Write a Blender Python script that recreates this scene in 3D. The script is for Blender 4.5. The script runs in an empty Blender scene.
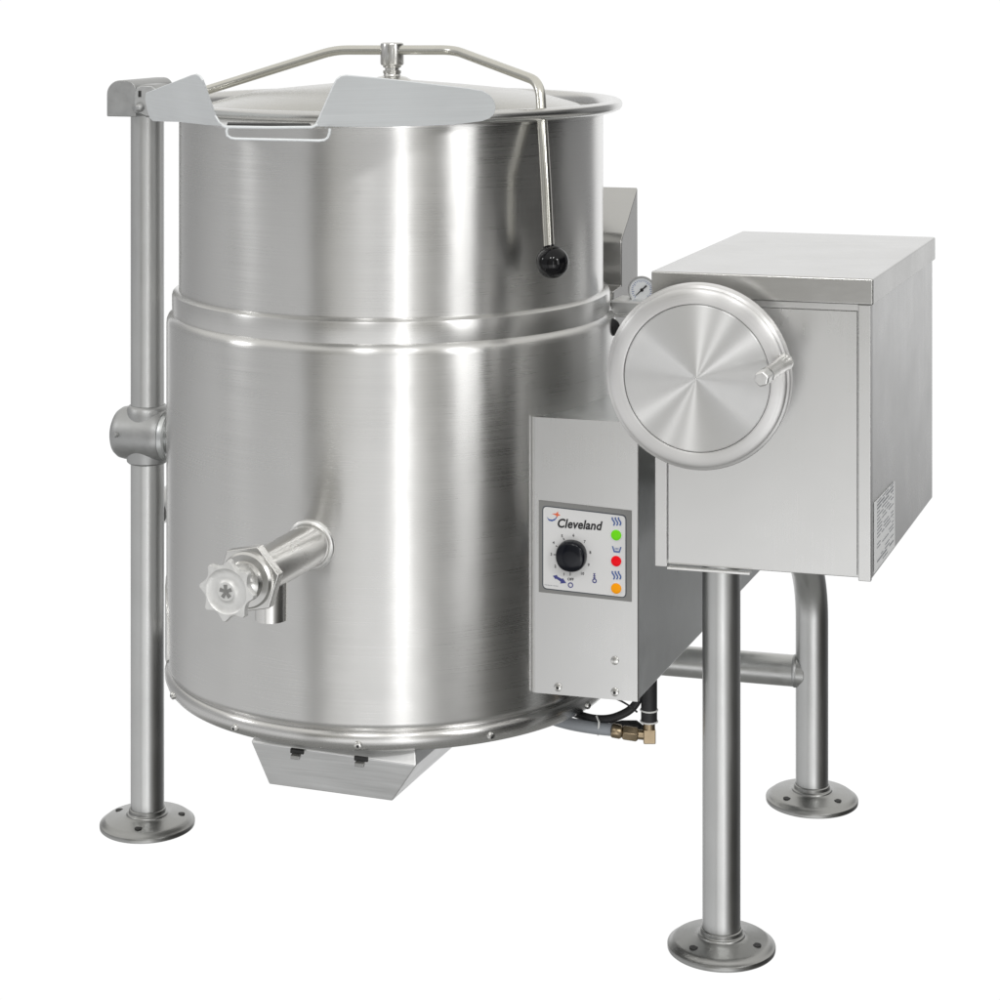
import bpy, bmesh, math, random
from mathutils import Vector, Matrix
random.seed(4)
V = Vector
pi = math.pi
scene = bpy.context.scene
COL = scene.collection

# ------------------------------------------------------------------ camera survey
F, YH, CH = 2150.0, -24.0, 1.21          # focal length (px of a 1000 px frame), horizon row, camera height
def P(px, py, Y):                         # photograph point at a surveyed depth -> world
    return V(((px - 500) / F * Y, Y, CH - (py - YH) / F * Y))
def Pz(px, py, z):
    return P(px, py, (CH - z) * F / (py - YH))
def on_plane(px, py, p0, n):
    d = V(((px - 500) / F, 1.0, -(py - YH) / F)); c = V((0, 0, CH))
    return c + d * ((p0 - c).dot(n) / d.dot(n))

U = V((.966, -.26, 0)).normalized()       # along the console and control box fronts
W = V((.3565, .934, 0)).normalized()      # along their depth
NF = V((-.26, -.966, 0)).normalized()     # normal of the fronts
Z = V((0, 0, 1))
KC = V((-.148, 2.949, 0))                 # kettle axis
LEGL = V((-.5024, 3.064, 0)); LEGF = V((.2756, 2.6765, 0)); LEGB = V((.4574, 3.153, 0))

# ------------------------------------------------------------------ mesh helpers
class MB:
    def __init__(self): self.v = []; self.f = []
    def add(self, vs, fs):
        o = len(self.v); self.v += [V(v) for v in vs]; self.f += [[i + o for i in f] for f in fs]; return self
    def hexa(self, p):                    # 4 bottom + 4 top corners
        return self.add(p, [(3,2,1,0),(4,5,6,7),(0,1,5,4),(1,2,6,5),(2,3,7,6),(3,0,4,7)])
    def box(self, o, a, b, c):            # origin + three edge vectors
        return self.hexa([o, o+a, o+a+b, o+b, o+c, o+a+c, o+a+b+c, o+b+c])
    def slab(self, poly, d):              # polygon extruded by vector d
        n = len(poly); vs = list(poly) + [p + d for p in poly]
        fs = [list(range(n))[::-1], list(range(n, 2*n))] + [[i, (i+1) % n, n+(i+1) % n, n+i] for i in range(n)]
        return self.add(vs, fs)
    def tube(self, path, r, seg=20, cap=True, closed=False):
        n = len(path); vs = []; fs = []
        rs = r if isinstance(r, (list, tuple)) else [r]*n
        prev = None
        for i, p in enumerate(path):
            if closed: t = (path[(i+1) % n] - path[i-1]).normalized()
            else: t = (path[min(i+1, n-1)] - path[max(i-1, 0)]).normalized()
            if prev is None:
                x = t.orthogonal().normalized()
            else:
                x = (prev - t*prev.dot(t)).normalized()
            prev = x; y = t.cross(x)
            for k in range(seg):
                a = 2*pi*k/seg; vs.append(p + (x*math.cos(a) + y*math.sin(a))*rs[i])
        for i in range(n if closed else n-1):
            j = (i+1) % n
            for k in range(seg):
                fs.append([i*seg+k, i*seg+(k+1) % seg, j*seg+(k+1) % seg, j*seg+k])
        if cap and not closed:
            fs.append(list(range(seg))[::-1]); fs.append([(n-1)*seg+k for k in range(seg)])
        return self.add(vs, fs)
    def lathe(self, prof, seg=96, o=V((0,0,0)), axis=None, a0=0, a1=2*pi):
        full = abs(a1-a0-2*pi) < 1e-6
        m = frame(o, axis) if axis is not None else Matrix.Translation(o)
        vs = []; fs = []; rows = []
        for r, h in prof:
            if r < 1e-6:
                rows.append([len(vs)]); vs.append(m @ V((0, 0, h)))
            else:
                row = []
                for k in range(seg if full else seg+1):
                    a = a0 + (a1-a0)*k/seg
                    row.append(len(vs)); vs.append(m @ V((r*math.cos(a), r*math.sin(a), h)))
                rows.append(row)
        for A, B in zip(rows, rows[1:]):
            m_ = max(len(A), len(B)); cnt = m_ if full else m_-1
            for k in range(cnt):
                k2 = (k+1) % m_
                if len(A) == 1 and len(B) == 1: continue
                if len(A) == 1: fs.append([A[0], B[k2], B[k]])
                elif len(B) == 1: fs.append([A[k], A[k2], B[0]])
                else: fs.append([A[k], A[k2], B[k2], B[k]])
        return self.add(vs, fs)

def frame(o, axis, xref=None):
    z = V(axis).normalized()
    x = V(xref) if xref is not None else (Z.cross(z) if abs(z.z) < .95 else V((1,0,0)))
    x = (x - z*x.dot(z)).normalized(); y = z.cross(x)
    return Matrix(((x.x, y.x, z.x, o[0]), (x.y, y.y, z.y, o[1]), (x.z, y.z, z.z, o[2]), (0,0,0,1)))

WM = {}
def obj(name, mb, mat, parent=None, M=None, local=False, smooth=35, bevel=0, bseg=2, label=None):
    """link the collected geometry as ONE mesh object; M is its world frame"""
    vs = mb.v
    if M is None:
        lo = V([min(v[i] for v in vs) for i in range(3)]); hi = V([max(v[i] for v in vs) for i in range(3)])
        M = Matrix.Translation((lo+hi)/2)
    if not local:
        inv = M.inverted(); vs = [inv @ v for v in vs]
    me = bpy.data.meshes.new(name); me.from_pydata([tuple(v) for v in vs], [], mb.f)
    bm = bmesh.new(); bm.from_mesh(me); bmesh.ops.recalc_face_normals(bm, faces=bm.faces); bm.to_mesh(me); bm.free()
    me.polygons.foreach_set('use_smooth', [True]*len(me.polygons))
    me.set_sharp_from_angle(angle=math.radians(smooth))
    me.materials.append(mat)
    o = bpy.data.objects.new(name, me); COL.objects.link(o)
    WM[o.name] = M
    if parent:
        o.parent = parent; o.matrix_local = WM[parent.name].inverted() @ M
    else: o.matrix_world = M
    if bevel:
        b = o.modifiers.new('edge', 'BEVEL'); b.width = bevel; b.segments = bseg; b.limit_method = 'ANGLE'
        b.angle_limit = math.radians(40); b.harden_normals = True
    if label: o['label'] = label
    return o

# ------------------------------------------------------------------ materials
def mat_new(name):
    m = bpy.data.materials.new(name); m.use_nodes = True
    nt = m.node_tree; return m, nt, nt.nodes['Principled BSDF']
def N(nt, t, **k):
    n = nt.nodes.new(t)
    for a, b in k.items(): setattr(n, a, b)
    return n
def plain(name, col, rough=.5, metal=0., spec=.5, coat=0., noise=0.):
    m, nt, b = mat_new(name)
    b.inputs['Base Color'].default_value = (*col, 1); b.inputs['Roughness'].default_value = rough
    b.inputs['Metallic'].default_value = metal; b.inputs['Specular IOR Level'].default_value = spec
    b.inputs['Coat Weight'].default_value = coat
    if noise:
        tc = N(nt, 'ShaderNodeTexCoord'); no = N(nt, 'ShaderNodeTexNoise'); no.inputs['Scale'].default_value = 60; no.inputs['Detail'].default_value = 4
        mr = N(nt, 'ShaderNodeMapRange'); mr.inputs[3].default_value = rough-noise; mr.inputs[4].default_value = rough+noise
        nt.links.new(tc.outputs['Object'], no.inputs['Vector']); nt.links.new(no.outputs['Fac'], mr.inputs[0]); nt.links.new(mr.outputs[0], b.inputs['Roughness'])
    return m
def steel(name, col=(.62,.61,.59), rough=.28, brush='none', aniso=0., stretch=(1,1,1), wob=.0, grain=.06, cvar=.05, wscale=5, gbump=.02):
    """brush: 'round' = scratches run round local Z; 'flat' = noise stretched by the given scale; 'none' = satin"""
    m, nt, b = mat_new(name); L = nt.links.new
    b.inputs['Metallic'].default_value = 1
    tc = N(nt, 'ShaderNodeTexCoord')
    if brush in ('round', 'disc'):
        sx = N(nt, 'ShaderNodeSeparateXYZ'); L(tc.outputs['Object'], sx.inputs[0])
        at = N(nt, 'ShaderNodeMath', operation='ARCTAN2'); L(sx.outputs[1], at.inputs[0]); L(sx.outputs[0], at.inputs[1])
        rr = N(nt, 'ShaderNodeVectorMath', operation='LENGTH')
        cx = N(nt, 'ShaderNodeCombineXYZ'); L(at.outputs[0], cx.inputs[0])
        if brush == 'disc':
            c2 = N(nt, 'ShaderNodeCombineXYZ'); L(sx.outputs[0], c2.inputs[0]); L(sx.outputs[1], c2.inputs[1])
            L(c2.outputs[0], rr.inputs[0]); L(rr.outputs['Value'], cx.inputs[1])
        else: L(sx.outputs[2], cx.inputs[1])
        vec = cx.outputs[0]
    else: vec = tc.outputs['Object']
    mp = N(nt, 'ShaderNodeMapping'); mp.inputs['Scale'].default_value = stretch; L(vec, mp.inputs[0])
    n1 = N(nt, 'ShaderNodeTexNoise'); n1.inputs['Scale'].default_value = 1; n1.inputs['Detail'].default_value = 5; n1.inputs['Roughness'].default_value = .65
    L(mp.outputs[0], n1.inputs['Vector'])
    n2 = N(nt, 'ShaderNodeTexNoise'); n2.inputs['Scale'].default_value = wscale; n2.inputs['Detail'].default_value = 3
    L(tc.outputs['Object'], n2.inputs['Vector'])
    mr = N(nt, 'ShaderNodeMapRange'); mr.inputs[1].default_value = .3; mr.inputs[2].default_value = .7
    mr.inputs[3].default_value = rough-grain; mr.inputs[4].default_value = rough+grain; L(n1.outputs['Fac'], mr.inputs[0])
    n3 = N(nt, 'ShaderNodeTexNoise'); n3.inputs['Scale'].default_value = 11; n3.inputs['Detail'].default_value = 4; n3.inputs['Roughness'].default_value = .6
    L(tc.outputs['Object'], n3.inputs['Vector'])
    pm = N(nt, 'ShaderNodeMapRange'); pm.inputs[1].default_value = .35; pm.inputs[2].default_value = .7; pm.inputs[3].default_value = -.012; pm.inputs[4].default_value = .026
    L(n3.outputs['Fac'], pm.inputs[0])
    ra = N(nt, 'ShaderNodeMath', operation='ADD'); L(mr.outputs[0], ra.inputs[0]); L(pm.outputs[0], ra.inputs[1]); L(ra.outputs[0], b.inputs['Roughness'])
    ad = N(nt, 'ShaderNodeMath', operation='ADD'); L(n1.outputs['Fac'], ad.inputs[0]); L(n2.outputs['Fac'], ad.inputs[1])
    mc = N(nt, 'ShaderNodeMapRange'); mc.inputs[1].default_value = .6; mc.inputs[2].default_value = 1.4
    mc.inputs[3].default_value = 1-cvar; mc.inputs[4].default_value = 1+cvar; L(ad.outputs[0], mc.inputs[0])
    vm = N(nt, 'ShaderNodeVectorMath', operation='SCALE'); vm.inputs[0].default_value = col; L(mc.outputs[0], vm.inputs['Scale'])
    L(vm.outputs[0], b.inputs['Base Color'])
    bp = N(nt, 'ShaderNodeBump'); bp.inputs['Strength'].default_value = gbump; bp.inputs['Distance'].default_value = .001; L(n1.outputs['Fac'], bp.inputs['Height'])
    last = bp
    if wob:
        b2 = N(nt, 'ShaderNodeBump'); b2.inputs['Strength'].default_value = wob; b2.inputs['Distance'].default_value = .01
        L(n2.outputs['Fac'], b2.inputs['Height']); L(bp.outputs[0], b2.inputs['Normal']); last = b2
    L(last.outputs[0], b.inputs['Normal'])
    if aniso:
        b.inputs['Anisotropic'].default_value = aniso; b.inputs['Anisotropic Rotation'].default_value = .25
        tg = N(nt, 'ShaderNodeTangent', direction_type='RADIAL', axis='Z'); L(tg.outputs[0], b.inputs['Tangent'])
    return m

M_wall = steel('brushed_kettle_steel', (.665,.662,.652), .29, 'round', .88, (1.6, 700, 1), wob=.14, grain=.03, wscale=5, gbump=.0004)
M_rim = steel('polished_rim_steel', (.67,.668,.66), .24, 'round', .4, (3, 500, 1), gbump=.001)
M_ring = steel('spun_base_steel', (.665,.66,.65), .27, 'round', .7, (3, 600, 1), wob=.02, gbump=.001)
M_lid = steel('lid_steel', (.55,.545,.52), .28, 'disc', .6, (2, 500, 1), gbump=.001)
M_disc = steel('turned_disc_steel', (.80,.80,.795), .42, 'disc', 1.0, (.6, 900, 1), grain=.03, cvar=.03, gbump=.002)
M_wheelrim = steel('wheel_rim_steel', (.76,.755,.75), .40, 'disc', .85, (1, 500, 1), gbump=.0006)
M_panel = steel('brushed_panel_steel', (.67,.67,.665), .28, 'flat', 0, (220, 220, 2), wob=.05, grain=.012, cvar=.008, wscale=4, gbump=.0001)
M_cover = steel('cover_steel', (.54,.538,.527), .22, 'flat', 0, (4, 220, 220), wob=.06, cvar=.01, grain=.015, wscale=4, gbump=.0001)
M_dark = steel('galvanised_side_steel', (.68,.695,.695), .36, 'flat', 0, (40, 40, 40), wob=.06, grain=.08, cvar=.12)
M_pipe = steel('pipe_steel', (.56,.565,.56), .34, 'flat', 0, (60, 60, 4), wob=.03, grain=.06, cvar=.07, wscale=14, gbump=.004)
M_foot = steel('flange_steel', (.37,.372,.365), .31, 'flat', 0, (50, 50, 50), wob=.03, grain=.06, cvar=.08, gbump=.006)
M_cast = steel('satin_cast_steel', (.46,.465,.465), .46, 'flat', 0, (60, 60, 60), wob=.12, grain=.06, cvar=.06, wscale=30)
M_lip = steel('satin_sheet_steel', (.78,.805,.82), .48, 'flat', 0, (6, 6, 500), wob=.06, grain=.08, cvar=.08, wscale=9)
M_lip.node_tree.nodes['Principled BSDF'].inputs['Metallic'].default_value = .25
M_rod = steel('rod_steel', (.66,.65,.60), .2, 'flat', 0, (30, 30, 30), grain=.04, gbump=.002)
M_chrome = steel('polished_valve_steel', (.68,.675,.66), .25, 'flat', 0, (40, 40, 40), grain=.03, wob=.012, gbump=.001)
M_knobw = steel('cast_handwheel_metal', (.76,.76,.75), .44, 'flat', 0, (120, 120, 120), wob=.12, grain=.06, wscale=60, gbump=.006)
M_knobw.node_tree.nodes['Principled BSDF'].inputs['Metallic'].default_value = .6
M_tray = steel('galvanised_tray_steel', (.84,.845,.85), .38, 'flat', 0, (8, 8, 300), wob=.08, cvar=.06)
M_brass = steel('brass', (.36,.285,.19), .33, 'flat', 0, (60, 60, 60), wob=.06, cvar=.12)
M_weld = steel('bright_weld', (.85,.85,.84), .35, 'flat', 0, (200, 200, 200), wob=.2)
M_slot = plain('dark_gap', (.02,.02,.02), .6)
M_ball = plain('black_phenolic', (.004,.004,.005), .05, spec=.3)
M_dial = plain('black_dial_plastic', (.003,.004,.008), .16, spec=.3, noise=.02)
M_rubber = plain('black_rubber', (.018,.018,.02), .5, noise=.08)
M_hose = plain('grey_hose', (.34,.36,.39), .35, noise=.06)
M_white = plain('white_plastic', (.78,.78,.77), .4)
M_frame = plain('grey_panel_border', (.22,.22,.215), .45, noise=.06)
M_outline = plain('charcoal_print', (.05,.06,.075), .5)
M_label = plain('panel_film', (.70,.70,.70), .4, spec=.3, noise=.04)
M_paper = plain('label_paper', (.88,.89,.90), .5, noise=.05)
M_print = plain('black_print', (.01,.01,.012), .5)
M_grey = plain('grey_print', (.30,.31,.33), .6)
M_navy = plain('navy_print', (.045,.05,.22), .5)
M_blue = plain('blue_print', (.05,.11,.33), .5)
M_red0 = plain('orange_red_print', (.75,.14,.05), .5)
M_green = plain('green_lamp_lens', (.17,.74,.012), .3, spec=.15)
M_red = plain('red_lamp_lens', (.90,.003,.012), .3, spec=.15)
M_amber = plain('amber_lamp_lens', (1.0,.37,.002), .3, spec=.15)
M_dialface = plain('gauge_face', (.78,.80,.82), .4)

# ------------------------------------------------------------------ the kettle stands as one thing
root = bpy.data.objects.new('tilting_kettle', None); COL.objects.link(root)
root.location = (KC.x, KC.y, 0); root.empty_display_size = .2
WM[root.name] = Matrix.Translation((KC.x, KC.y, 0))
root['label'] = 'large stainless steel tilting steam kettle with lid, control box, handwheel console and tubular legs'
root['category'] = 'steam kettle'
K = lambda z: Matrix.Translation((KC.x, KC.y, z))

# --- vessel
def lathe_part(name, prof, mat, parent=root, seg=192, **k):
    z0 = sum(p[1] for p in prof)/len(prof)
    mb = MB().lathe([(r, h-z0) for r, h in prof], seg)
    return obj(name, mb, mat, parent, K(z0), local=True, **k)
jacket = lathe_part('kettle_jacket', [(.3015,.2805),(.3035,.2835),(.3055,.286),(.306,.290),(.306,.45),(.306,.60),(.306,.742),(.3055,.747),(.3035,.7515),(.300,.7545),(.2975,.756)], M_wall)
band = lathe_part('jacket_band', [(.2975,.7545),(.2983,.758),(.2985,.770),(.2985,.7795),(.2975,.783),(.294,.7855),(.289,.7865)], M_wall)
wall = lathe_part('kettle_wall', [(.2893,.784),(.2893,.85),(.2893,.95),(.2893,1.03)], M_wall)
rim = lathe_part('kettle_rim', [(.289,1.0255),(.300,1.0262),(.308,1.0275),(.3130,1.030),(.3152,1.0335),(.3155,1.037),(.3140,1.0405),(.3100,1.0425),(.304,1.043),(.2975,1.0415),(.2935,1.038),(.2915,1.032),(.291,1.022)], M_rim)
ring = lathe_part('base_ring', [(0,.262),(.285,.2545),(.296,.2535),(.3015,.2555),(.3055,.260),(.3078,.266),(.3082,.272),(.3070,.2765),(.3045,.2790),(.3020,.2800),(.3015,.2815)], M_ring)
for px in (173, 235, 358, 491, 588):
    k = (px-500)/F; Y = 2.6                      # where the sight line meets the ring
    disc_ = (k*KC.x + KC.y)**2 - (1+k*k)*(KC.x**2 + KC.y**2 - .3076**2)
    Y = ((k*KC.x + KC.y) - math.sqrt(max(0, disc_)))/(1+k*k); a = math.atan2(Y-KC.y, k*Y-KC.x)
    d = V((math.cos(a), math.sin(a), -.12)).normalized(); p = V((KC.x+.3076*math.cos(a), KC.y+.3076*math.sin(a), .2645))
    sc = obj('screw', MB().lathe([(.0052,-.002),(.0052,.0012),(.0042,.0026),(.0022,.0032),(0,.0032)], 20, p, d), M_chrome, ring)
    obj('screw_recess', MB().lathe([(.0021,.0022),(.0019,.0036),(0,.0036)], 12, p, d), M_slot, ring)
# wrapped plate on the far left of the jacket
mb = MB(); g = []
n_a, n_z = 14, 14
def plate_pt(i, j, r):
    t = i/n_a; z = .292 + (.392-.292)*j/n_z
    lim = -163.2 - (0 if j < 7 else 0); a = math.radians(-163.5 - 36*t)
    edge = 0.
    zz = (j/n_z); 
    if zz > .55: edge = (1-math.sqrt(max(0, 1-((zz-.55)/.45)**2)))*.33
    if zz < .12: edge = (1-math.sqrt(max(0, 1-((.12-zz)/.12)**2)))*.06
    a = math.radians(-163.5 - 36*(edge + (1-edge)*t))
    return V((KC.x + r*math.cos(a), KC.y + r*math.sin(a), z))
for r in (.3055, .3078):
    for j in range(n_z+1):
        for i in range(n_a+1): g.append(plate_pt(i, j, r))
st = (n_a+1)*(n_z+1); fs = []
q = lambda i, j, k: k*st + j*(n_a+1) + i
for j in range(n_z):
    for i in range(n_a):
        fs.append([q(i,j,1), q(i+1,j,1), q(i+1,j+1,1), q(i,j+1,1)])
for j in range(n_z): fs.append([q(0,j,0), q(0,j,1), q(0,j+1,1), q(0,j+1,0)]); fs.append([q(n_a,j,0), q(n_a,j+1,0), q(n_a,j+1,1), q(n_a,j,1)])
for i in range(n_a): fs.append([q(i,0,0), q(i+1,0,0), q(i+1,0,1), q(i,0,1)]); fs.append([q(i,n_z,0), q(i,n_z,1), q(i+1,n_z,1), q(i+1,n_z,0)])
mb.add(g, fs); obj('trunnion_plate', mb, M_wall, root, K(.34), smooth=30)

# --- lid
lid = lathe_part('lid', [(.2905,1.0285),(.268,1.0290),(.262,1.0305),(.256,1.0345),(.2135,1.0462),(.196,1.0502),(.134,1.057),(.09,1.0615),(.02,1.068),(0,1.068)], M_lid)
lid_edge = MB().tube([P(214,109.5,2.89), P(240,102,2.93), P(262,96,2.96), P(281,91.8,2.985), P(287,91.5,2.985), P(300,92.3,2.98), P(330,93.2,2.965)], .0022, 10)
obj('lid_fold', lid_edge, M_rim, lid)
handle_hub = lathe_part('handle_hub', [(0,1.064),(.030,1.064),(.0285,1.0668),(.020,1.0715),(.012,1.0735),(.0112,1.0755),(.0125,1.0775),(.0125,1.0805),(.0098,1.0815),(.0098,1.0838),(.0122,1.0845),(.0128,1.087),(.0155,1.0885),(.0162,1.0905),(.0162,1.115),(.0155,1.1175),(.0135,1.1187),(0,1.1187)], M_chrome, lid, 48)
hd = V((.626,-.78,0)).normalized(); hl = V((-.951,.309,0))
def arcpts(p, q, r, n=8):          # round the corner q between p and r's: quadratic
    return [p*(1-t)**2 + q*2*t*(1-t) + r*t*t for t in [i/n for i in range(n+1)]]
c0 = V((KC.x, KC.y, 1.1085))
b1 = P(454,50,2.905); b2 = P(540,82,2.735); e = P(549,247,2.692)
path = [c0] + arcpts(b1 + (c0-b1).normalized()*.02, b1, b1 + (b2-b1).normalized()*.02)
path += arcpts(b2 + (b1-b2).normalized()*.022, b2, b2 + (e-b2).normalized()*.022) + [P(545.8,180,2.694), e]
rod = obj('lid_handle', MB().tube(path, .0066, 20), M_rod, lid)
kp = P(552.5, 262, 2.688)
obj('ball_knob', MB().lathe([(0,-.0205)] + [(.0205*math.cos(t), .0205*math.sin(t)) for t in [(-80+10*i)*pi/180 for i in range(15)]] + [(.0072,.0192),(.0072,.021),(0,.021)], 48, kp, (e-kp)), M_ball, rod)
b3 = P(335,50,2.975); e3 = P(172,101,3.052)
path = [c0] + arcpts(b3 + (c0-b3).normalized()*.02, b3, b3 + (e3-b3).normalized()*.02) + [e3]
obj('lid_arm', MB().tube(path, .0066, 20), M_rod, lid)

# --- pouring lip: two flared cheeks, a floor and a wire frame under its front edge
lip_pts = {}
def cheek(A, B, C, outline, side):
    n = (B-A).cross(C-A).normalized()
    pts = [on_plane(x, y, A, n) for x, y in outline]
    c = V((-.2, 2.8, 1.06))
    if (c-A).dot(n) < 0: n = -n
    return pts, n*.0026
A = P(224,126.5,2.557); B = P(152,121.4,2.87); C = P(198,76,2.545)
pl, dl = cheek(A, B, C, [(224,126.5),(218.5,122.5),(214.5,116),(205.5,90),(202,80.5),(199,76.3),(195,74.4),(190,75.6),(170,83.5),(145.5,93.2),(144.8,99),(147,110),(149.5,118),(153,121.5),(179,122.2),(205,125.2)], -1)
spout = obj('pouring_lip', MB().slab(pl, dl), M_lip, root, bevel=.0009)
A2 = P(314,126.8,2.557); B2 = P(491,119.5,2.652); C2 = P(340,76,2.545)
pr, dr = cheek(A2, B2, C2, [(314,126.8),(318,120),(333,86),(336.5,79.5),(341,76),(347,75.2),(380,78.2),(410,81.5),(440,85),(470,88.6),(483,91),(490,95),(494.5,101),(496,107.5),(494.5,114),(490,118.5),(482,121.5),(455,125),(425,126.3),(395,126.9),(350,127.2)], 1)
obj('lip_cheek', MB().slab(pr, dr), M_lip, spout, bevel=.0009)
fl = [P(224,127,2.557), P(314,127.2,2.557)]
for k in range(13):
    a = math.radians(-68 - 90*k/12); fl.append(V((KC.x + .303*math.cos(a), KC.y + .303*math.sin(a), 1.0305)))
for p in fl: p.z = 1.0305
obj('lip_floor', MB().slab(fl, V((0,0,-.0025))), M_rim, spout)
obj('lip_gap_shade', MB().slab([P(227,126.6,2.562), P(311,127,2.562), P(309,125.4,2.575), P(228,124.6,2.575)], Z*.0028), M_slot, spout)  # dark slab put in as the shade of the opening under the lid
fr = [P(x, y, 2.5555) for x, y in ((227.5,128),(226.6,131),(227.5,135.5),(231,138),(236,138.8),(280,139.7),(319,140.6),(324.5,140),(328,137.5),(329.5,133),(330,128.5))]
obj('lip_frame', MB().tube(fr, .0019, 10), M_lip, spout)
obj('lip_bead', MB().tube([P(222,125.5,2.556), P(226,127,2.556), P(270,127.6,2.556), P(312,127.3,2.556), P(318,124.5,2.556)], .0019, 10), M_lip, spout)

# --- draw-off valve on the front left
vd = V((-.362,-.932,0)).normalized(); vo = P(310,545,2.656)
vr = frame(vo, vd)
def vlathe(name, prof, mat, parent, seg=48, **k):
    return obj(name, MB().lathe(prof, seg), mat, parent, vr, local=True, **k)
valve = vlathe('draw_off_valve', [(.0262,-.03),(.0262,.02),(.0262,.08),(.0262,.146),(.0280,.148),(.0280,.153)], M_chrome, root)
wr = []                                   # weld bead following the jacket curve
for k in range(48):
    a = 2*pi*k/48; p = vr @ V((.0282*math.cos(a), .0282*math.sin(a), 0))
    lx = p.x - KC.x; y = KC.y - math.sqrt(.3066**2 - lx*lx); t = (y - p.y)/vd.y
    wr.append(p + vd*t)
obj('weld_bead', MB().tube(wr, .0034, 10, closed=True), M_weld, valve)
hexp = [vr @ V((.0415*math.cos(a), .0415*math.sin(a), .150)) for a in [math.radians(12+60*k) for k in range(6)]]
obj('hex_nut', MB().slab(hexp, vd*.014), M_chrome, valve, bevel=.0015, smooth=20)
vlathe('bonnet', [(.033,.163),(.033,.167),(.0305,.170),(.0235,.171),(.0215,.178),(.013,.181),(.0105,.184),(.0105,.190),(.0075,.192),(.0075,.206),(0,.206)], M_chrome, valve)
out = vo + vd*.104
ot = V((out.x, out.y, .505)); ob = V((out.x, out.y, .4445))
mbo = MB().lathe([(.0198,.505),(.0192,.4445),(.0172,.4445),(.0172,.500)], 40, V((out.x, out.y, 0)))
obj('outlet_spout', mbo, M_chrome, valve)
# scalloped cast handwheel
mbk = MB(); ns = 160
def lobe(k, s): 
    a = 2*pi*k/ns; c = max(0, abs(math.sin(4*a + .35)) - .22)/.78; return (.0356 - .0068*c**.8)*s, a
def loop(s, h, flat=None):
    o = []
    for k in range(ns):
        r, a = lobe(k, s)
        if flat: r = flat
        o.append(V((r*math.cos(a), r*math.sin(a), h)))
    return o
loops = [loop(.95,.206), loop(1,.2075), loop(1,.2135), loop(.97,.2152), loop(1,.2158,.0262), loop(1,.2140,.0242), loop(1,.2132,.0150), loop(1,.2148,.0118), loop(1,.2160,.0105), loop(1,.2160,.0005)]
vs = []; fs = []
for l in loops: vs += l
for i in range(len(loops)-1):
    for k in range(ns): fs.append([i*ns+k, i*ns+(k+1) % ns, (i+1)*ns+(k+1) % ns, (i+1)*ns+k])
fs.append(list(range(ns))[::-1]); fs.append([(len(loops)-1)*ns+k for k in range(ns)])
mbk.add(vs, fs); obj('valve_handwheel', mbk, M_knobw, valve, vr, local=True, smooth=40)
star = MB()
for k in range(5):
    a = 2*pi*k/5+.4; c = V((math.cos(a), math.sin(a), 0)); t = V((-c.y, c.x, 0))
    star.slab([V((0,0,.2158))+t*.0013, V((0,0,.2158))-t*.0013, V((0,0,.2158))+c*.0078-t*.0022, V((0,0,.2158))+c*.0078+t*.0022], V((0,0,.0010+.0001*k)))
obj('wheel_screw', star, M_frame, valve, vr, local=True)

# --- tray hanging under the base
a0 = Pz(269,784,.19); b0 = Pz(392,801,.19); a1 = Pz(251,741.6,.250); b1_ = Pz(416,765.6,.238); dep = W*.31
p = [a0, b0, b0+dep, a0+dep, a1, b1_, b1_+dep*1.08, a1+dep*1.08]
top_ = [V((q_.x, q_.y, .2600)) + (V((KC.x, KC.y, .26)) - V((q_.x, q_.y, .26)))*.05 for q_ in p[4:]]
tm = MB().add(p + top_, [(3,2,1,0),(0,1,5,4),(1,2,6,5),(2,3,7,6),(3,0,4,7),(4,5,9,8),(5,6,10,9),(6,7,11,10),(7,4,8,11),(8,9,10,11)])
tray = obj('element_tray', tm, M_tray, root, bevel=.0015)
nt_ = (b0-a0).cross(a1-a0).normalized(); nt_ = nt_ if nt_.y < 0 else -nt_
for px, py in ((297,752.5),(361,760)):
    c = on_plane(px, py, a0, nt_); uu = (b0-a0).normalized()
    obj('tray_tab', MB().box(c - uu*.009 - Z*.0012 - nt_*.002, uu*.018, nt_*.0026, Z*.0045), M_slot, tray, label='dark slot in the tray front')
    obj('tab_clip', MB().box(c - uu*.0065 - Z*.0045 + nt_*.0005, uu*.0125, nt_*.006, Z*.0042), M_foot, tray, bevel=.0008)

# ------------------------------------------------------------------ stand
def flange(parent, base, holes):
    prof = [(0,0),(.0664,0),(.0670,.0006),(.0672,.0020),(.0672,.0052),(.0668,.0062),(.0652,.0072),(.0640,.0078),(.0628,.0092),(.0596,.0116),(.0580,.0122),(.056,.0126),(.046,.0142),(.036,.0158),(.0305,.0166),(.0296,.0172),(.0292,.0188),(.0284,.0196),(.0268,.0199),(.0262,.0206),(.0258,.0250),(.0250,.0258),(.0240,.0260)]
    f = obj('foot_flange', MB().lathe(prof, 96), M_foot, parent, Matrix.Translation(base), local=True)
    for px, py in holes:
        h = Pz(px, py, .0158); d = V((h.x-base.x, h.y-base.y, 0)); d = d.normalized()*.0475
        obj('bolt_hole', MB().lathe([(.0054,.0100),(.0054,.0146),(0,.0146)], 20, V((base.x+d.x, base.y+d.y, 0))), M_slot, f)
leg = obj('stand_leg', MB().tube([V((LEGL.x, LEGL.y, z)) for z in (.022,.3,.7,1.016)], .0237, 40), M_pipe, root)
flange(leg, LEGL.copy(), ((126,810),(176.4,812.8),(137.4,828.4)))
legf = obj('stand_leg', MB().tube([V((LEGF.x, LEGF.y, z)) for z in (.022,.2,.35,.4935)], .0237, 40), M_pipe, root)
flange(legf, LEGF.copy(), ((695,945.5),(754.3,943)))
pb = [V((LEGB.x, LEGB.y, z)) for z in (.022,.12,.20,.265)]
R_ = .125
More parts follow.
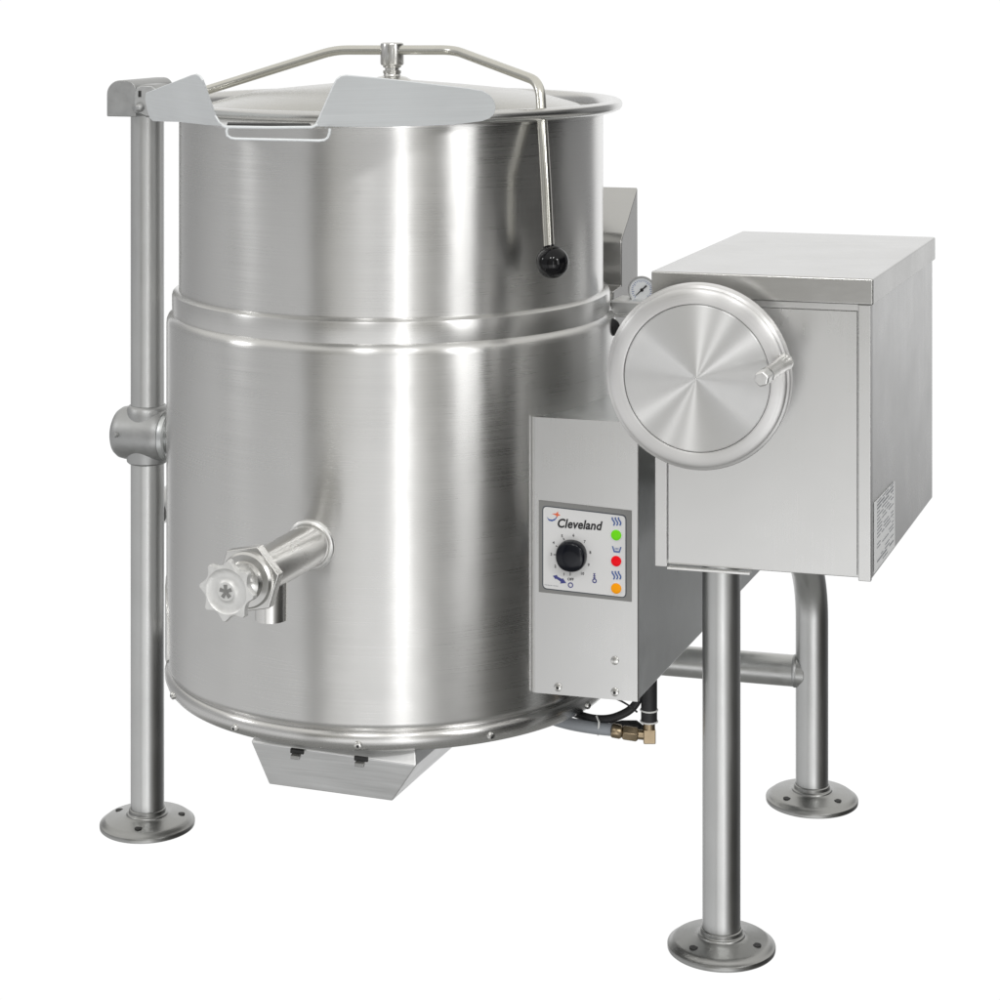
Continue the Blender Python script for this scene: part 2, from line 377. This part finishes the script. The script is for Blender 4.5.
for i in range(1, 9):
    t = math.radians(45)*i/8; pb.append(V((LEGB.x, LEGB.y, .265)) - W*R_*(1-math.cos(t)) + Z*R_*math.sin(t))
pb.append(pb[-1] + (Z-W).normalized()*.195)
legb = obj('stand_leg', MB().tube(pb, .0237, 40), M_pipe, root)
flange(legb, LEGB.copy(), ((786.8,797),(837.8,799.4)))
for zc in (0.,):
    wb = MB().lathe([(.0224,-.002),(.0234,-.0005),(.0236,.002),(.0224,.004)], 40, V((LEGB.x,LEGB.y,.189)) - U*.0235, -U)
    obj('weld_bead', wb, M_cast, legb)
cb = [V((LEGB.x, LEGB.y, .189)) - U*t for t in (.01,.1,.25,.4,.55)]
cb += [V((-.24,3.365,.215)), V((-.34,3.37,.30)), V((-.42,3.30,.40)), V((-.46,3.19,.443)), V((LEGL.x+.005, LEGL.y+.01, .443))]
def smooth_path(pts, n=8):
    o = []
    for i in range(len(pts)-1):
        p0 = pts[max(i-1,0)]; p1 = pts[i]; p2 = pts[i+1]; p3 = pts[min(i+2,len(pts)-1)]
        for k in range(n):
            t = k/n
            o.append(.5*((2*p1) + (p2-p0)*t + (2*p0-5*p1+4*p2-p3)*t*t + (3*p1-p0-3*p2+p3)*t*t*t))
    return o + [pts[-1]]
obj('cross_bar', MB().tube(smooth_path(cb), .0225, 36), M_pipe, root)

# --- trunnion on the left leg
ta = V((.951,-.309,0)).normalized(); to = V((LEGL.x, LEGL.y, .558))
tf = frame(to, ta)
prof = [(0,-.0480),(.018,-.0478),(.027,-.0462),(.0325,-.0430),(.0362,-.0375),(.0375,-.030),(.0375,.020),(.0368,.026),(.0345,.030),(.030,.031),(0,.031)]
tr = obj('trunnion_fitting', MB().lathe(prof, 64), M_cast, root, tf, local=True)
obj('sleeve', MB().lathe([(.0240,.5165),(.0268,.5172),(.0290,.5195),(.0305,.53),(.0305,.585),(.0285,.5955),(.0262,.5985),(.0240,.5995)], 48, LEGL), M_cast, tr)
obj('end_collar', MB().lathe([(.030,.0300),(.0355,.0312),(.0365,.034),(.0365,.039),(.034,.041),(.0,.041)], 48, to, ta), M_dark, tr)
obj('trunnion_pin', MB().lathe([(.026,.04),(.026,.075)], 40, to, ta), M_pipe, tr)
sp = P(115.3,435,3.035)
obj('set_screw', MB().lathe([(.0034,-.012),(.0034,.0005),(.0024,.002),(0,.0024)], 16, sp, V((-.55,-.8,0))), M_cast, tr)

# --- hinge housing on top of the left leg
ho = V((-.5317, 3.018, 0)) ; hw = .0225; zb, zt = 1.0125, 1.0635
arch = []
for k in range(9):
    a = pi - (pi/2)*k/8; arch.append((-hw + .02 + .02*math.cos(a), zt-.02 + .02*math.sin(a)))
for k in range(7):
    a = pi/2 - (pi/2)*k/6; arch.append((hw - .014 + .014*math.cos(a), zt-.014 + .014*math.sin(a)))
arch += [(hw, zb), (-hw, zb)]
house = obj('hinge_housing', MB().slab([ho + U*s + Z*z for s, z in arch], W*.105), M_cast, root, bevel=.0016, smooth=50)
obj('hinge_bolt', MB().lathe([(.0065,-.012),(.0065,.002),(.0052,.005),(.0025,.0068),(0,.0070)], 24, P(139.5,107.5,2.998), V((.45,-.85,.1))), M_cast, house)
obj('hinge_knuckle', MB().slab([P(x, y, 3.0) for x, y in ((133,95),(136,87),(141,84.5),(152,85),(158,90),(158,116),(146,117.5),(139,114),(133,113))], W*.045), M_cast, house, bevel=.003, bseg=3)
obj('hinge_slot', MB().box(P(138.2,97.0,2.9985), U*.0032, W*.006, Z*.0085), M_slot, house)
obj('hinge_arm', MB().tube([P(142,91,3.055), P(158,92,3.05), P(178,100,3.05)], .0095, 18), M_cast, house)

# ------------------------------------------------------------------ console on the right legs
CO = V((.189, 2.621, .4925))
def cp(a, b, z): return V((CO.x, CO.y, 0)) + U*a + W*b + Z*z
def cbox(a0, a1, b0, b1, z0, z1): return MB().box(cp(a0,b0,z0), U*(a1-a0), W*(b1-b0), Z*(z1-z0))
WD = .2605
cons = obj('console_cabinet', cbox(0, WD, .0065, .432, .4925, .819), M_panel, root, bevel=.0012)
obj('front_flange', cbox(0, .0148, -.0005, .0060, .4905, .8192), M_panel, cons, bevel=.0010)
obj('front_flange', cbox(WD-.0150, WD, -.0005, .0060, .4905, .8192), M_panel, cons, bevel=.0010)
obj('front_panel', cbox(.0178, WD-.0168, .0008, .0058, .4965, .8105), M_panel, cons)
obj('panel_header', cbox(.0152, WD-.0154, .0022, .0060, .8115, .8190), M_panel, cons)
obj('drip_strip', cbox(.0160, .117, -.0045, .0062, .4890, .4918), M_weld, cons, bevel=.0006)
cover = obj('cabinet_cover', cbox(-.0035, WD+.0035, -.0050, .436, .8195, .8508), M_cover, cons, bevel=.0022, bseg=3)
# rating label on the right side
rp0 = cp(WD, 0, .5); rn = V((W.y, -W.x, 0))
def side(px, py, d=.0006): return on_plane(px, py, rp0 + rn*d, rn)
s0 = side(874.2,502.5); s1 = side(894.6,481); 
lab = [side(874.2,502.5), side(894.6,480.8), side(894.6,546), side(874.2,573)]
rl = obj('rating_label', MB().slab(lab, rn*.0004), M_paper, cons)
lines = MB(); random.seed(9)
h_ = lab[0].z - lab[3].z; wv = (lab[1]-lab[0]); wv = V((wv.x, wv.y, 0)); wl = wv.length; wd_ = wv.normalized()
for i in range(19):
    z = lab[0].z - h_*(.05 + .9*i/18); s = .12*wl; big = i in (1, 2, 17)
    while s < wl*.9:
        l = wl*random.uniform(.10, .32)*(1.5 if big else 1); l = min(l, wl*.92-s)
        if random.random() < .68 or big:
            o_ = V((lab[0].x, lab[0].y, z)) + wd_*s + rn*.0005; t_ = .0020 if big else .0012
            lines.box(o_, wd_*l, rn*.0002, Z*t_)
        s += l + wl*random.uniform(.04, .14)
obj('label_print', lines, M_grey, cons)

# --- big tilt handwheel
wc = P(696.5, 378.5, 2.535); wm = frame(wc, NF)
rimw = obj('tilt_handwheel', MB().lathe([(0,-.004),(.0874,-.004),(.0876,-.0003),(.0877,.0002),(.0879,.0005),(.0882,.0006),(.0900,.0007),(.0940,.0006),(.0980,.0002),(.1010,-.0004),(.1030,-.0010),(.1043,-.0017),(.1052,-.0025),(.1057,-.0033),(.1060,-.0040),(.1062,-.0052),(.1072,-.0058),(.1086,-.0062),(.1094,-.0068),(.1099,-.0080),(.1100,-.0100),(.1100,-.0260),(.1090,-.0285),(.1060,-.0300),(.02,-.0300),(0,-.030)], 192), M_wheelrim, root, wm, local=True)
obj('wheel_face', MB().lathe([(.0872,-.0020),(.0868,-.0004),(.0855,.0006),(.04,.0016),(.0012,.0022),(.0006,.0010),(0,.0008)], 192), M_disc, rimw, wm @ Matrix.Translation((0,0,-.0005)), local=True)
obj('wheel_groove', MB().lathe([(.0871,-.0015),(.0878,-.0015),(.0878,-.0032),(.0871,-.0032),(.0871,-.0015)], 160), M_slot, rimw, wm, local=True)
obj('wheel_shaft', MB().lathe([(.016,-.030),(.016,-.085)], 40), M_pipe, rimw, wm, local=True)
gb = on_plane(784.5, 362.5, wc, NF); gd = (-W*.93 + NF*.0).normalized()
gm = frame(gb, gd)
obj('crank_grip', MB().lathe([(.0098,-.004),(.0098,.003),(.0088,.006),(.0086,.05),(.0088,.088)], 32), M_chrome, rimw, gm, local=True)
hx = [V((.0094*math.cos(a), .0094*math.sin(a), .086)) for a in [pi/3*k+.3 for k in range(6)]]
obj('grip_tip', MB().slab(hx, V((0,0,.026))), M_weld, rimw, gm, local=True, bevel=.0025, smooth=20)

# ------------------------------------------------------------------ control box on the kettle's right side
OL = P(531, 692, 2.705); BW = .1375; BT = .6555
def bp_(a, b, z): return V((OL.x, OL.y, 0)) + U*a + W*b + Z*z
def bbox(a0, a1, b0, b1, z0, z1): return MB().box(bp_(a0,b0,z0), U*(a1-a0), W*(b1-b0), Z*(z1-z0))
zb_ = .309
cbx = obj('control_box', bbox(.011, BW-.0005, .0035, .625, zb_+.001, BT-.001), M_dark, root, bevel=.002)
plan = [(0,.014)] + [(.0065-.0065*math.cos(t), .006-.0065*math.sin(t)) for t in [pi/2*k/8 for k in range(9)]] + [(BW-.001,-.0005),(BW,.0005),(BW,.0032),(.010,.0032),(.010,.014)]
obj('box_front', MB().slab([bp_(a_, b_, zb_) for a_, b_ in plan], Z*(BT-zb_)), M_panel, cbx, smooth=30)
fp0 = bp_(0, -.0005, .5)
def fr_(px, py, d=0.): return on_plane(px, py, fp0 + NF*d, NF)
def poly_round(cs, r, n=5):
    o = []
    for i, c in enumerate(cs):
        a = cs[i-1]; b = cs[(i+1) % len(cs)]
        o += arcpts(c + (a-c).normalized()*r, c, c + (b-c).normalized()*r, n)
    return o
bord = [fr_(*c) for c in ((538.9,500),(631.8,510.6),(631.8,601.8),(538.9,591.8))]
pan = obj('panel_border', MB().slab(bord, NF*.0009), M_frame, cbx)
def film(inset, d, t, r, mat, name):
    cs = [fr_(*c) for c in ((542.6+inset,505.2+inset),(626.6-inset,515.0+inset*.9),(626.6-inset,597.8-inset),(542.6+inset,588.6-inset))]
    cs = [c + NF*d for c in cs]
    return obj(name, MB().slab(poly_round(cs, r), NF*t), mat, cbx)
film(0, .0009, .0004, .006, M_outline, 'panel_outline')
film(1.0, .0013, .0004, .0052, M_label, 'panel_film')
PD = .0018
def bar(mb, a, b, w, d=PD, t=.0003):
    a = fr_(*a) + NF*d; b = fr_(*b) + NF*d; dd = (b-a).normalized(); n = dd.cross(NF)*w/2*4.0e-4*3
    mb.slab([a+n, a-n, b-n, b+n], NF*t)
def poly(mb, pts, d=PD, t=.0003): mb.slab([fr_(*p) + NF*d for p in pts], NF*t)
def disc(c, r, mat, name, h=.002, ri=0, label=None, seg=40):
    o = fr_(*c) + NF*PD; s = 2.69/2150
    pr_ = [(r*s,-.0004),(r*s,h*.6),(r*s*.85,h*.92),(r*s*.5,h),(0,h)] if not ri else [(r*s,-.0002),(r*s,h),(ri*s,h),(ri*s,-.0002)]
    return obj(name, MB().lathe(pr_, seg, o, NF), mat, cbx, label=label)
def text_mesh(s, size, shear=0., bold=0., spacing=1.):
    cu = bpy.data.curves.new('t', 'FONT'); cu.body = s; cu.size = size; cu.shear = shear; cu.offset = bold; cu.extrude = .00012
    cu.space_character = spacing; cu.align_x = 'CENTER'; cu.align_y = 'CENTER'; cu.resolution_u = 3
    o = bpy.data.objects.new('t', cu); COL.objects.link(o)
    dg = bpy.context.evaluated_depsgraph_get(); me = bpy.data.meshes.new_from_object(o.evaluated_get(dg))
    vs = [v.co.copy() for v in me.vertices]; fs = [list(p.vertices) for p in me.polygons]
    bpy.data.objects.remove(o); bpy.data.curves.remove(cu); bpy.data.meshes.remove(me)
    return vs, fs
def text_at(mb, s, c, size, **k):
    vs, fs = text_mesh(s, size, **k); o = fr_(*c) + NF*(PD+.0001)
    mb.add([o + U*v.x + Z*v.y + NF*v.z for v in vs], fs)
mb = MB(); text_at(mb, 'Cleveland', (580.8,524.6), .0155, shear=.22, bold=.00044, spacing=1.03)
xs = [(v - fr_(558,524)).dot(U) for v in mb.v]
want0, want1 = 0.0, (fr_(603,529.5)-fr_(558,524)).dot(U); lo, hi = min(xs), max(xs); base_ = fr_(558,524)
mb.v = [v + U*((want0 + ((v-base_).dot(U)-lo)/(hi-lo)*(want1-want0)) - (v-base_).dot(U)) for v in mb.v]
obj('lettering', mb, M_print, cbx)
# emblem: blue swoosh and an orange red star
mb = MB(); sw0 = [(547.2,516.6),(549.5,518.8),(552.5,519.4),(555.3,518.2),(557.6,515.6)]; sw1 = [(557.0,517.6),(555.2,519.9),(552.3,521.0),(549.2,520.2)]
poly(mb, sw0 + sw1); obj('emblem_swoosh', mb, M_blue, cbx)
mb = MB(); poly(mb, [(552.2,513.4),(556.5,513.2),(558.3,511.0),(558.6,513.6),(560.8,515.0),(558.4,515.3),(557.2,517.2),(556.4,514.9)]); obj('emblem_star', mb, M_red0, cbx)
# dial scale
mb = MB()
for s, c in (('1',(564.3,574.0)),('2',(555.6,566.0)),('3',(551.6,553.9)),('4',(553.9,542.4)),('5',(562.4,535.6)),('6',(573.8,535.0)),('7',(585.0,541.4)),('8',(590.6,552.2)),('9',(589.0,564.6)),('10',(582.6,573.3))):
    text_at(mb, s, c, .0048, bold=.00008)
text_at(mb, 'OFF', (570.9,579.0), .0046, bold=.0001)
for c, q in (((556.0,545.3),(557.6,546.2)),((553.8,554.2),(556.2,554.3)),((570.6,572.0),(570.6,575.3)),((563.4,537.5),(564.8,539.6))):
    bar(mb, c, q, .7)
obj('dial_scale', mb, M_print, cbx)
mb = MB(); poly(mb, [(553.2,575.4),(557.4,574.6),(557.6,576.0),(562.6,578.7),(563.0,577.6),(566.6,582.6),(560.4,583.0),(561.3,581.4),(556.6,578.2),(556.0,579.0)]); obj('arrow_mark', mb, M_navy, cbx)
disc((570.9,584.7), 2.7, M_navy, 'ring_mark', .0003, 1.75)
mb = MB(); bar(mb, (594.6,573.0), (594.6,578.2), .9); bar(mb, (593.6,573.2), (595.8,573.4), .7); bar(mb, (593.4,575.4), (596.0,575.6), .7); bar(mb, (593.4,577.4), (596.0,577.6), .7)
obj('thermometer_symbol', mb, M_navy, cbx); disc((594.8,580.4), 2.3, M_navy, 'thermometer_bulb', .0003, 1.3)
def steam(cx, cy):
    mb = MB()
    for dx in (-3.1, 0, 3.1):
        pts = [(cx+dx-.9, cy-4.2), (cx+dx-1.3, cy-2.6), (cx+dx-.1, cy-1.0), (cx+dx+1.1, cy+.8), (cx+dx+1.1, cy+2.4), (cx+dx+.2, cy+4.0)]
        for a, b in zip(pts, pts[1:]): bar(mb, a, b, 1.45)
    obj('steam_symbol', mb, M_blue, cbx)
for c in ((616.6,534.6),(616.6,560.6),(616.6,587.9)): disc(c, 6.1, M_white, 'lamp_halo', .0005, 5.25)  # pale halo round each lamp painted in as a thin white ring
steam(616.8, 521.2); steam(616.8, 574.9)
mb = MB(); poly(mb, [(612.2,545.6),(613.4,545.8),(615.0,550.4),(619.2,550.8),(620.6,546.6),(621.8,546.8),(620.0,552.4),(614.0,551.8)])
for x in (615.6, 617.0, 618.4): bar(mb, (x,547.4), (x,549.4), .6)
obj('vessel_symbol', mb, M_blue, cbx)
disc((616.6,534.6), 5.2, M_green, 'indicator_light', label='green indicator light'); disc((616.6,560.6), 5.2, M_red, 'indicator_light', label='red indicator light'); disc((616.6,587.9), 5.2, M_amber, 'indicator_light', label='amber indicator light')
mb = MB()
for i in range(9): bar(mb, (544.9+i*1.55,584.3+i*.17), (545.9+i*1.55,584.4+i*.17), .6 if i != 5 else .3)
obj('fine_print', mb, M_grey, cbx)
# dial knob: rounded with flattened lower right
kc = fr_(572.4, 554.6); km = frame(kc + NF*PD, NF); mb = MB(); vs = []; fs = []; nk = 72; s_ = 2.69/2150
prof = [(1.0,0),(1.0,.005),(.98,.0095),(.93,.0120),(.84,.0132),(.40,.0138)]
for r, h in prof:
    for k in range(nk):
        a = 2*pi*k/nk; rr = 15.6*s_*(1 + .018*math.cos(4*a+pi)) * r; vs.append(V((rr*math.cos(a), rr*math.sin(a), h)))
for i in range(len(prof)-1):
    for k in range(nk): fs.append([i*nk+k, i*nk+(k+1) % nk, (i+1)*nk+(k+1) % nk, (i+1)*nk+k])
fs.append([(len(prof)-1)*nk+k for k in range(nk)]); mb.add(vs, fs)
obj('dial_knob', mb, M_dial, cbx, km, local=True, smooth=60)
for px, py in ((615,660.5),(558,687.2),(615,692)):
    o = fr_(px, py)
    obj('box_screw', MB().lathe([(.0052,-.001),(.0052,.0012),(.0044,.0027),(.0022,.0034),(0,.0035)], 24, o, NF), M_chrome, cbx)
    if py > 680: obj('screw_recess', MB().lathe([(.0019,.002),(.0019,.0037),(0,.0037)], 12, o, NF), M_slot, cbx)

# --- trunnion shaft between control box and console
obj('trunnion_shaft', MB().lathe([(.030,-.02),(.030,.06)], 40, bp_(BW-.001,.22,.56), U), M_pipe, root)

# --- guard behind the kettle's right shoulder
gp0 = P(621.5, 270, 3.10); gn = V((W.y, -W.x, 0))
gpts = [on_plane(x, y, gp0, gn) for x, y in ((637.6,187.5),(633,203),(628,220),(624,232),(621.8,240),(621.5,244),(621.5,286),(613.5,291.5),(613,330),(638,322))]
guard = obj('rear_guard', MB().slab(gpts, -U*.105), M_cover, root, bevel=.0016, smooth=45)
# --- bracket and pressure gauge
br0 = P(611, 314.5, 2.93)
brk = obj('gauge_bracket', MB().box(br0, U*.075, W*.05, Z*.0175), M_pipe, root, bevel=.0012)
obj('bracket_flange', MB().box(br0 - W*.003 + Z*.0170, U*.075, W*.053, Z*.0022), M_weld, brk)
obj('bracket_flange', MB().box(br0 - W*.006 - Z*.0022, U*.075, W*.056, Z*.0022), M_weld, brk)
obj('bracket_bolt', MB().lathe([(.012,-.004),(.012,.012),(.008,.014),(0,.014)], 24, P(609,326,2.90), V((.2,-.97,0))), M_rubber, brk)
gc = P(641.8, 290, 2.945); gm2 = frame(gc, V((-.12,-.97,.16)), V((1,0,0)))
gauge = obj('pressure_gauge', MB().lathe([(0,-.018),(.0165,-.018),(.0185,-.012),(.0190,.001),(.0182,.0022),(.0165,.0018),(.0163,0),(0,0)], 56), M_cast, root, gm2, local=True)
obj('gauge_dial', MB().lathe([(.0164,.0004),(0,.0006)], 48), M_dialface, gauge, gm2, local=True)
mb = MB()
for k in range(24):
    a = math.radians(-135 + 270*k/23) + pi/2; c = V((math.cos(a), math.sin(a), 0)); t = V((-c.y, c.x, 0)); r0 = .0118 if k % 4 else .0105
    o = V((0,0,.0008)); mb.slab([o+c*r0+t*.0003, o+c*r0-t*.0003, o+c*.0142-t*.0003, o+c*.0142+t*.0003], V((0,0,.0002)))
obj('gauge_scale', mb, M_blue, gauge, gm2, local=True)
mb = MB(); c = V((.74,.67,0)).normalized(); t = V((-c.y, c.x, 0)); o = V((0,0,.0012))
mb.slab([o-c*.0112+t*.0005, o-c*.0112-t*.0005, o+c*.004-t*.0009, o+c*.0088-t*.0013, o+c*.0088+t*.0013, o+c*.004+t*.0009], V((0,0,.0004)))
mb.lathe([(.0024,.0010),(.0024,.0020),(.001,.0022),(.001,.0016),(0,.0016)], 20)
obj('gauge_needle', mb, M_print, gauge, gm2, local=True)
obj('gauge_stem', MB().tube([gc + V((.0,.008,-.016)), gc + V((.0,.012,-.045))], .006, 16), M_brass, gauge)

# --- hose, cables and brass elbow under the control box
hose = obj('drain_hose', MB().tube(smooth_path([P(520,703,2.86), P(545,716,2.82), P(567,723,2.79), P(590,727.3,2.77), P(613,730,2.755)]), .0078, 20), M_hose, root)
obj('cable', MB().tube(smooth_path([P(560,706,2.84), P(577,714,2.80), P(593,718.5,2.775), P(610,718.5,2.76), P(625,713,2.755), P(634,706,2.755), P(640,696,2.755)]), .0052, 16), M_rubber, hose, label='black cable looping above the hose')
obj('cable_sleeve', MB().tube([P(610,728,2.775), P(622,726,2.775), P(636,726,2.775), P(642,729,2.77)], [.0062,.0072,.0072,.005], 16), M_rubber, hose)
obj('hose_tie', MB().tube([P(596.5,716,2.765), P(599,722,2.757), P(598.6,729,2.757), P(598,735,2.762)], .0013, 8), M_white, hose)
ell = MB()
ell.tube([P(611,730.2,2.752), P(613,730.5,2.752), P(620,731.8,2.752), P(622,732,2.752)], [.0075,.0088,.0088,.007], 16)
ell.tube([P(622,732.3,2.752), P(624,732.5,2.752), P(636,734.3,2.752), P(638,734.5,2.752)], [.008,.0098,.0098,.008], 6)
ell.tube([P(637,734.2,2.752), P(644,735,2.752)], .0062, 18)
ec = P(648.3,735.2,2.752)
ell.box(ec + V((-.0065,-.008,-.009)), V((.0155,0,0)), V((0,.016,0)), V((0,0,.018)))
ell.tube([ec + V((.001,0,.006)), ec + V((.001,0,.022))], .0078, 18)
obj('brass_elbow', ell, M_brass, hose, bevel=.0012)
obj('rubber_sleeve', MB().tube([ec + V((.001,0,.0175)), ec + V((.001,0,.030)), ec + V((.001,0,.062)), ec + V((.001,0,.085))], .0104, 24), M_rubber, hose)
for dz in (.0180, .0325):
    r0 = [ec + V((.001 + .0107*math.cos(a), .0107*math.sin(a), dz)) for a in [2*pi*k/28 for k in range(28)]]
    obj('sleeve_ring', MB().tube(r0, .0011, 8, closed=True), M_white, hose)
obj('thin_wire', MB().tube(smooth_path([P(612,697,2.74), P(622,701.5,2.735), P(631,707,2.735), P(637,712,2.738)]), .0013, 8), M_rubber, hose)

# ------------------------------------------------------------------ camera
cam = bpy.data.cameras.new('camera'); co = bpy.data.objects.new('camera', cam); COL.objects.link(co)
co.location = (0, 0, CH); co.rotation_euler = (pi/2, 0, 0)
cam.sensor_width = 36; cam.lens = F/1000*36; cam.shift_x = 0; cam.shift_y = (YH - 500)/1000; cam.clip_end = 100; cam.clip_start = .05
scene.camera = co

# ------------------------------------------------------------------ studio light
world = bpy.data.worlds.new('World'); scene.world = world; world.use_nodes = True
nt = world.node_tree; L = nt.links.new
bg = nt.nodes['Background']
tc = N(nt, 'ShaderNodeTexCoord'); sx = N(nt, 'ShaderNodeSeparateXYZ'); L(tc.outputs['Generated'], sx.inputs[0])
neg = N(nt, 'ShaderNodeMath', operation='MULTIPLY'); neg.inputs[1].default_value = -1; L(sx.outputs[1], neg.inputs[0])
at = N(nt, 'ShaderNodeMath', operation='ARCTAN2'); L(sx.outputs[0], at.inputs[0]); L(neg.outputs[0], at.inputs[1])
az = N(nt, 'ShaderNodeMapRange'); az.inputs[1].default_value = -pi; az.inputs[2].default_value = pi; L(at.outputs[0], az.inputs[0])
def ramp(stops):
    r = N(nt, 'ShaderNodeValToRGB'); cr = r.color_ramp; cr.interpolation = 'LINEAR'
    st = sorted(stops); cr.elements[0].position = 0; cr.elements[1].position = 1
    while len(cr.elements) < len(st): cr.elements.new(.5)
    for e_, (d, c) in zip(cr.elements, st):
        e_.position = (d+180)/360
        e_.color = (*(c if isinstance(c, tuple) else (c, c, c)), 1)
    L(az.outputs[0], r.inputs[0]); return r
def wm_(v, t=1.0): return (v*(1+.03*t), v, v*(1-.10*t))
HI = [(-180,1.0),(-154,1.0),(-150,.40),(-125,.38),(-95,.50),(-88,.41),(-42,.47),(-38,wm_(.14)),(-34,wm_(.16)),(-28,wm_(.34)),(-18,wm_(.40,.5)),(0,.46),(16,wm_(.36)),(24,wm_(.24)),(47,wm_(.07)),(54,.03),(85,.022),(102,.04),(110,.26),(140,.34),(146,.85),(154,1.0),(180,1.0)]
LO = [(-180,1.0),(-154,1.0),(-150,.32),(-125,.62),(-60,.86),(-43,.98),(-38,.55),(-34,.66),(-28,1.25),(-16,1.5),(1,1.5),(6,2.3),(14,1.8),(25,.66),(36,.36),(48,wm_(.13)),(62,wm_(.05)),(105,.05),(115,.12),(138,.17),(148,.18),(152,.35),(154,1.0),(180,1.0)]
r_hi = ramp(HI); r_lo = ramp(LO)
el = N(nt, 'ShaderNodeMapRange'); el.interpolation_type = 'SMOOTHSTEP'; el.inputs[1].default_value = -.14; el.inputs[2].default_value = -.30; L(sx.outputs[2], el.inputs[0])
mx = N(nt, 'ShaderNodeMix', data_type='RGBA'); L(el.outputs[0], mx.inputs[0]); L(r_hi.outputs[0], mx.inputs[6]); L(r_lo.outputs[0], mx.inputs[7])
up = N(nt, 'ShaderNodeMapRange'); up.interpolation_type = 'SMOOTHSTEP'; up.inputs[1].default_value = .28; up.inputs[2].default_value = .55; L(sx.outputs[2], up.inputs[0])
m2 = N(nt, 'ShaderNodeMix', data_type='RGBA'); L(up.outputs[0], m2.inputs[0]); L(mx.outputs[2], m2.inputs[6]); m2.inputs[7].default_value = (.86,.85,.82,1)
dn = N(nt, 'ShaderNodeMapRange'); dn.interpolation_type = 'SMOOTHSTEP'; dn.inputs[1].default_value = -.50; dn.inputs[2].default_value = -.66; L(sx.outputs[2], dn.inputs[0])
m3 = N(nt, 'ShaderNodeMix', data_type='RGBA'); L(dn.outputs[0], m3.inputs[0]); L(m2.outputs[2], m3.inputs[6]); m3.inputs[7].default_value = (.26,.26,.25,1)
L(m3.outputs[2], bg.inputs[0]); bg.inputs[1].default_value = 1.02

def softbox(name, az_deg, dist, z, w, h, radiance, target_z=.6, col=(1,1,1)):
    a = math.radians(az_deg); pos = V((KC.x + dist*math.sin(a), KC.y - dist*math.cos(a), z))
    l = bpy.data.lights.new(name, 'AREA'); l.shape = 'RECTANGLE'; l.size = w; l.size_y = h; l.energy = radiance*pi*w*h; l.color = col
    o = bpy.data.objects.new(name, l); COL.objects.link(o); o.location = pos
    d = V((KC.x, KC.y, target_z)) - pos; o.rotation_euler = d.to_track_quat('-Z', 'Y').to_euler(); return o
softbox('strip_softbox', 7.5, 3.7, .45, .34, 2.4, 2.1)
softbox('strip_softbox', 39, 3.7, 1.2, .80, 1.9, 2.4)
softbox('high_softbox', 35, 3.6, 2.25, .50, .45, 20)
softbox('high_softbox', -78, 3.4, 2.1, .5, .5, 11)
softbox('flash_head', -12, 3.4, 3.2, .34, .34, 40)
softbox('flash_head', 10, 3.4, 3.3, .34, .34, 40)

scene.view_settings.view_transform = 'Standard'; scene.view_settings.look = 'None'
scene.view_settings.exposure = 0; scene.view_settings.gamma = 1; scene.view_settings.use_curve_mapping = False
scene.cycles.use_denoising = True
scene.cycles.max_bounces = 10
